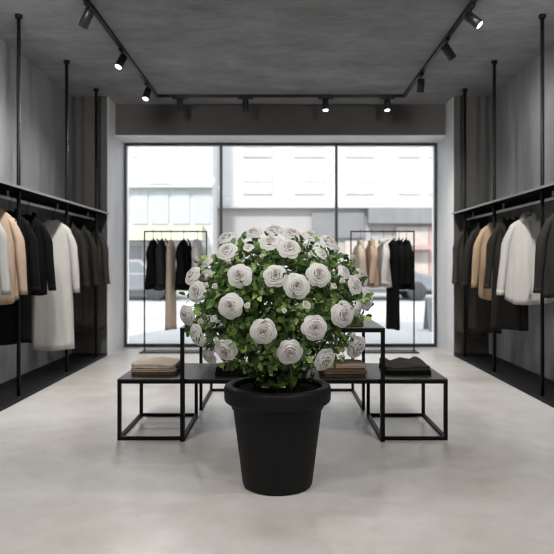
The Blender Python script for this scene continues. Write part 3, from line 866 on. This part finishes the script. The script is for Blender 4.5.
pb(rb, 'ground_floor', O['warm'], xr - .4, 11, YB2 + .05, YB2 + 3.9, 0, za(207, Bk))
pb(rb, 'cornice', O['pale'], xr - .4, 11, YB2 - .30, YB2 + .05, za(208.5, Bk), za(206, Bk))
def bwin(x0, x1, y0, y1):
    w = pb(rb, 'window', O['pale'], (x0 - VX) * Bk, (x1 - VX) * Bk, YB2 - .05, YB2, za(y1, Bk), za(y0, Bk))
    c = (x0 + x1) / 2; my = (y0 + y1) / 2
    for a, b in ((x0 + 1.2, c - .6), (c + .6, x1 - 1.2)):
        for t, u in ((y0 + 1.2, my - .6), (my + .6, y1 - 1.2)):
            l = rb.location
            obj('pane', B((a - VX) * Bk - l.x, (b - VX) * Bk - l.x, -.075, -.05, za(u, Bk), za(t, Bk)), O['pane'], w, False)
for x0, x1 in ((243, 273), (294, 325), (345, 374), (398, 420), (428, 440)):
    for y0, y1 in ((170, 195), (139, 158), (115, 128)): bwin(x0, x1, y0, y1)
pb(rb, 'fascia', O['grey'], (367 - VX) * Bk, 9, YB2 - .45, YB2 + .05, za(224, Bk), za(209, Bk))
pb(rb, 'sign_board', O['grey'], (312 - VX) * Bk, (364 - VX) * Bk, YB2 - .15, YB2 + .05, za(238, Bk), za(213, Bk))
pb(rb, 'shopfront', O['cream'], (345 - VX) * Bk, (392 - VX) * Bk, YB2 - .1, YB2 + .05, .2, za(241, Bk))
pb(rb, 'shopfront', O['cream'], (396 - VX) * Bk, (428 - VX) * Bk, YB2 - .1, YB2 + .05, .2, za(227, Bk))
pb(rb, 'shopfront', O['pink'], (428.5 - VX) * Bk, (445 - VX) * Bk, YB2 - .12, YB2 + .05, .2, za(227, Bk))
pb(rb, 'awning', O['pink'], (410 - VX) * Bk, (428 - VX) * Bk, YB2 - .7, YB2 - .1, za(250, Bk), za(246, Bk))
pb(rb, 'awning', O['red'], (409 - VX) * Bk, (440 - VX) * Bk, YB2 - 1.1, YB2 - .12, za(289, Bk), za(284, Bk))
pb(rb, 'shopfront', O['pale'], (222 - VX) * Bk, (300 - VX) * Bk, YB2 - .06, YB2 + .05, .2, za(245, Bk))

def car(label, loc, mat, rz=0, s=1.0):
    r = empty('parked_car', loc, rz); tag(r, label, 'car', 'cars parked across the street'); r.scale = (s, s, s)
    prof = [(-2.1, .35), (-2.1, .78), (-1.7, .88), (-1.25, .95), (-.75, 1.42), (.75, 1.44), (1.35, .98), (1.95, .86), (2.1, .65), (2.1, .35)]
    rings = [[(x, -.85 + (.12 if z > 1.1 else 0), z) for x, z in prof], [(x, .85 - (.12 if z > 1.1 else 0), z) for x, z in prof]]
    obj('car_body', rings_mesh(rings), mat, r, False, .06)
    for s2 in (-1, 1):
        bm = bmesh.new(); y = s2 * .80
        for q in (((-1.1, .98), (-.72, 1.34), (-.05, 1.35), (-.05, .98)), ((.05, .98), (.05, 1.35), (.70, 1.35), (1.12, .98))):
            va = [bm.verts.new((x, y - s2 * .02, z)) for x, z in q]; vb = [bm.verts.new((x, y + s2 * .065, z)) for x, z in q]
            bm.faces.new(va); bm.faces.new(vb)
            for k in range(4): bm.faces.new((va[k], va[(k + 1) % 4], vb[(k + 1) % 4], vb[k]))
        obj('side_window', bm, O['cglass'], r, False)
        for x in (-1.3, 1.3):
            bm = lathe([(0, -.1), (.28, -.1), (.33, -.07), (.33, .07), (.28, .1), (0, .1)], 20)
            bmesh.ops.rotate(bm, verts=bm.verts[:], matrix=Matrix.Rotation(PI / 2, 3, 'X')); bmesh.ops.translate(bm, verts=bm.verts[:], vec=(x, s2 * .8, .33))
            obj('wheel', bm, O['dark'], r)
car('blue grey car parked across the street at the left pane', (-5.6, 22.2, -.04), O['car'])
car('blue grey car parked across the street behind the right window rack', (3.4, 22.2, -.04), O['car'])
# shop board standing on the pavement close to the right edge of the window
bd_ = empty('pavement_board', ((431 - VX) * 11.5 / FPX, 11.5, 0)); tag(bd_, 'dark A-shaped pavement board outside the right edge of the window', 'sign board')
for s in (-1, 1):
    bm = bmesh.new()
    v = [bm.verts.new(q) for q in ((-.09, s * .22, -.01), (.11, s * .22, -.01), (.11, s * .02, .58), (-.09, s * .02, .58), (-.09, s * .25, -.01), (.11, s * .25, -.01), (.11, s * .05, .58), (-.09, s * .05, .58))]
    for f in ((0, 3, 2, 1), (4, 5, 6, 7), (0, 1, 5, 4), (1, 2, 6, 5), (2, 3, 7, 6), (3, 0, 4, 7)): bm.faces.new([v[i] for i in f])
    obj('panel', bm, O['car'], bd_, False)

# ------------------------------------------------------------------ light: sky, sun
w = bpy.data.worlds.new('sky'); SC.world = w; w.use_nodes = True
bg = w.node_tree.nodes['Background']; bg.inputs[0].default_value = (.93, .965, 1.0, 1); bg.inputs[1].default_value = 2.75
S = bpy.data.lights.new('sun', 'SUN'); S.energy = 5.4; S.angle = R(6); S.color = (1, .97, .93)
so = bpy.data.objects.new('sun', S); link(so)
so.rotation_mode = 'QUATERNION'; so.rotation_quaternion = Vector((0, 0, -1)).rotation_difference(Vector((.25, .72, -.68)).normalized())

# ------------------------------------------------------------------ camera
cd = bpy.data.cameras.new('camera'); cam = bpy.data.objects.new('camera', cd); link(cam)
cam.location = (0, 0, CAMH); cam.rotation_euler = (PI / 2, 0, 0)
cd.sensor_width = 36; cd.lens = 36 * FPX / 554
cd.shift_x = -(VX - 277) / 554; cd.shift_y = -(277 - VY) / 554
cd.clip_start = .05; cd.clip_end = 200
cd.dof.use_dof = True; cd.dof.focus_distance = 3.35; cd.dof.aperture_fstop = cd.lens / 1000 / .0155
SC.camera = cam
SC.view_settings.view_transform = 'Standard'; SC.view_settings.look = 'None'
SC.view_settings.exposure = 0.0; SC.view_settings.gamma = 1.0; SC.view_settings.use_curve_mapping = False
SC.cycles.use_denoising = True
SC.cycles.filter_width = 1.1
SC.cycles.max_bounces = 10; SC.cycles.diffuse_bounces = 6; SC.cycles.transparent_max_bounces = 16
SC.cycles.sample_clamp_indirect = 8
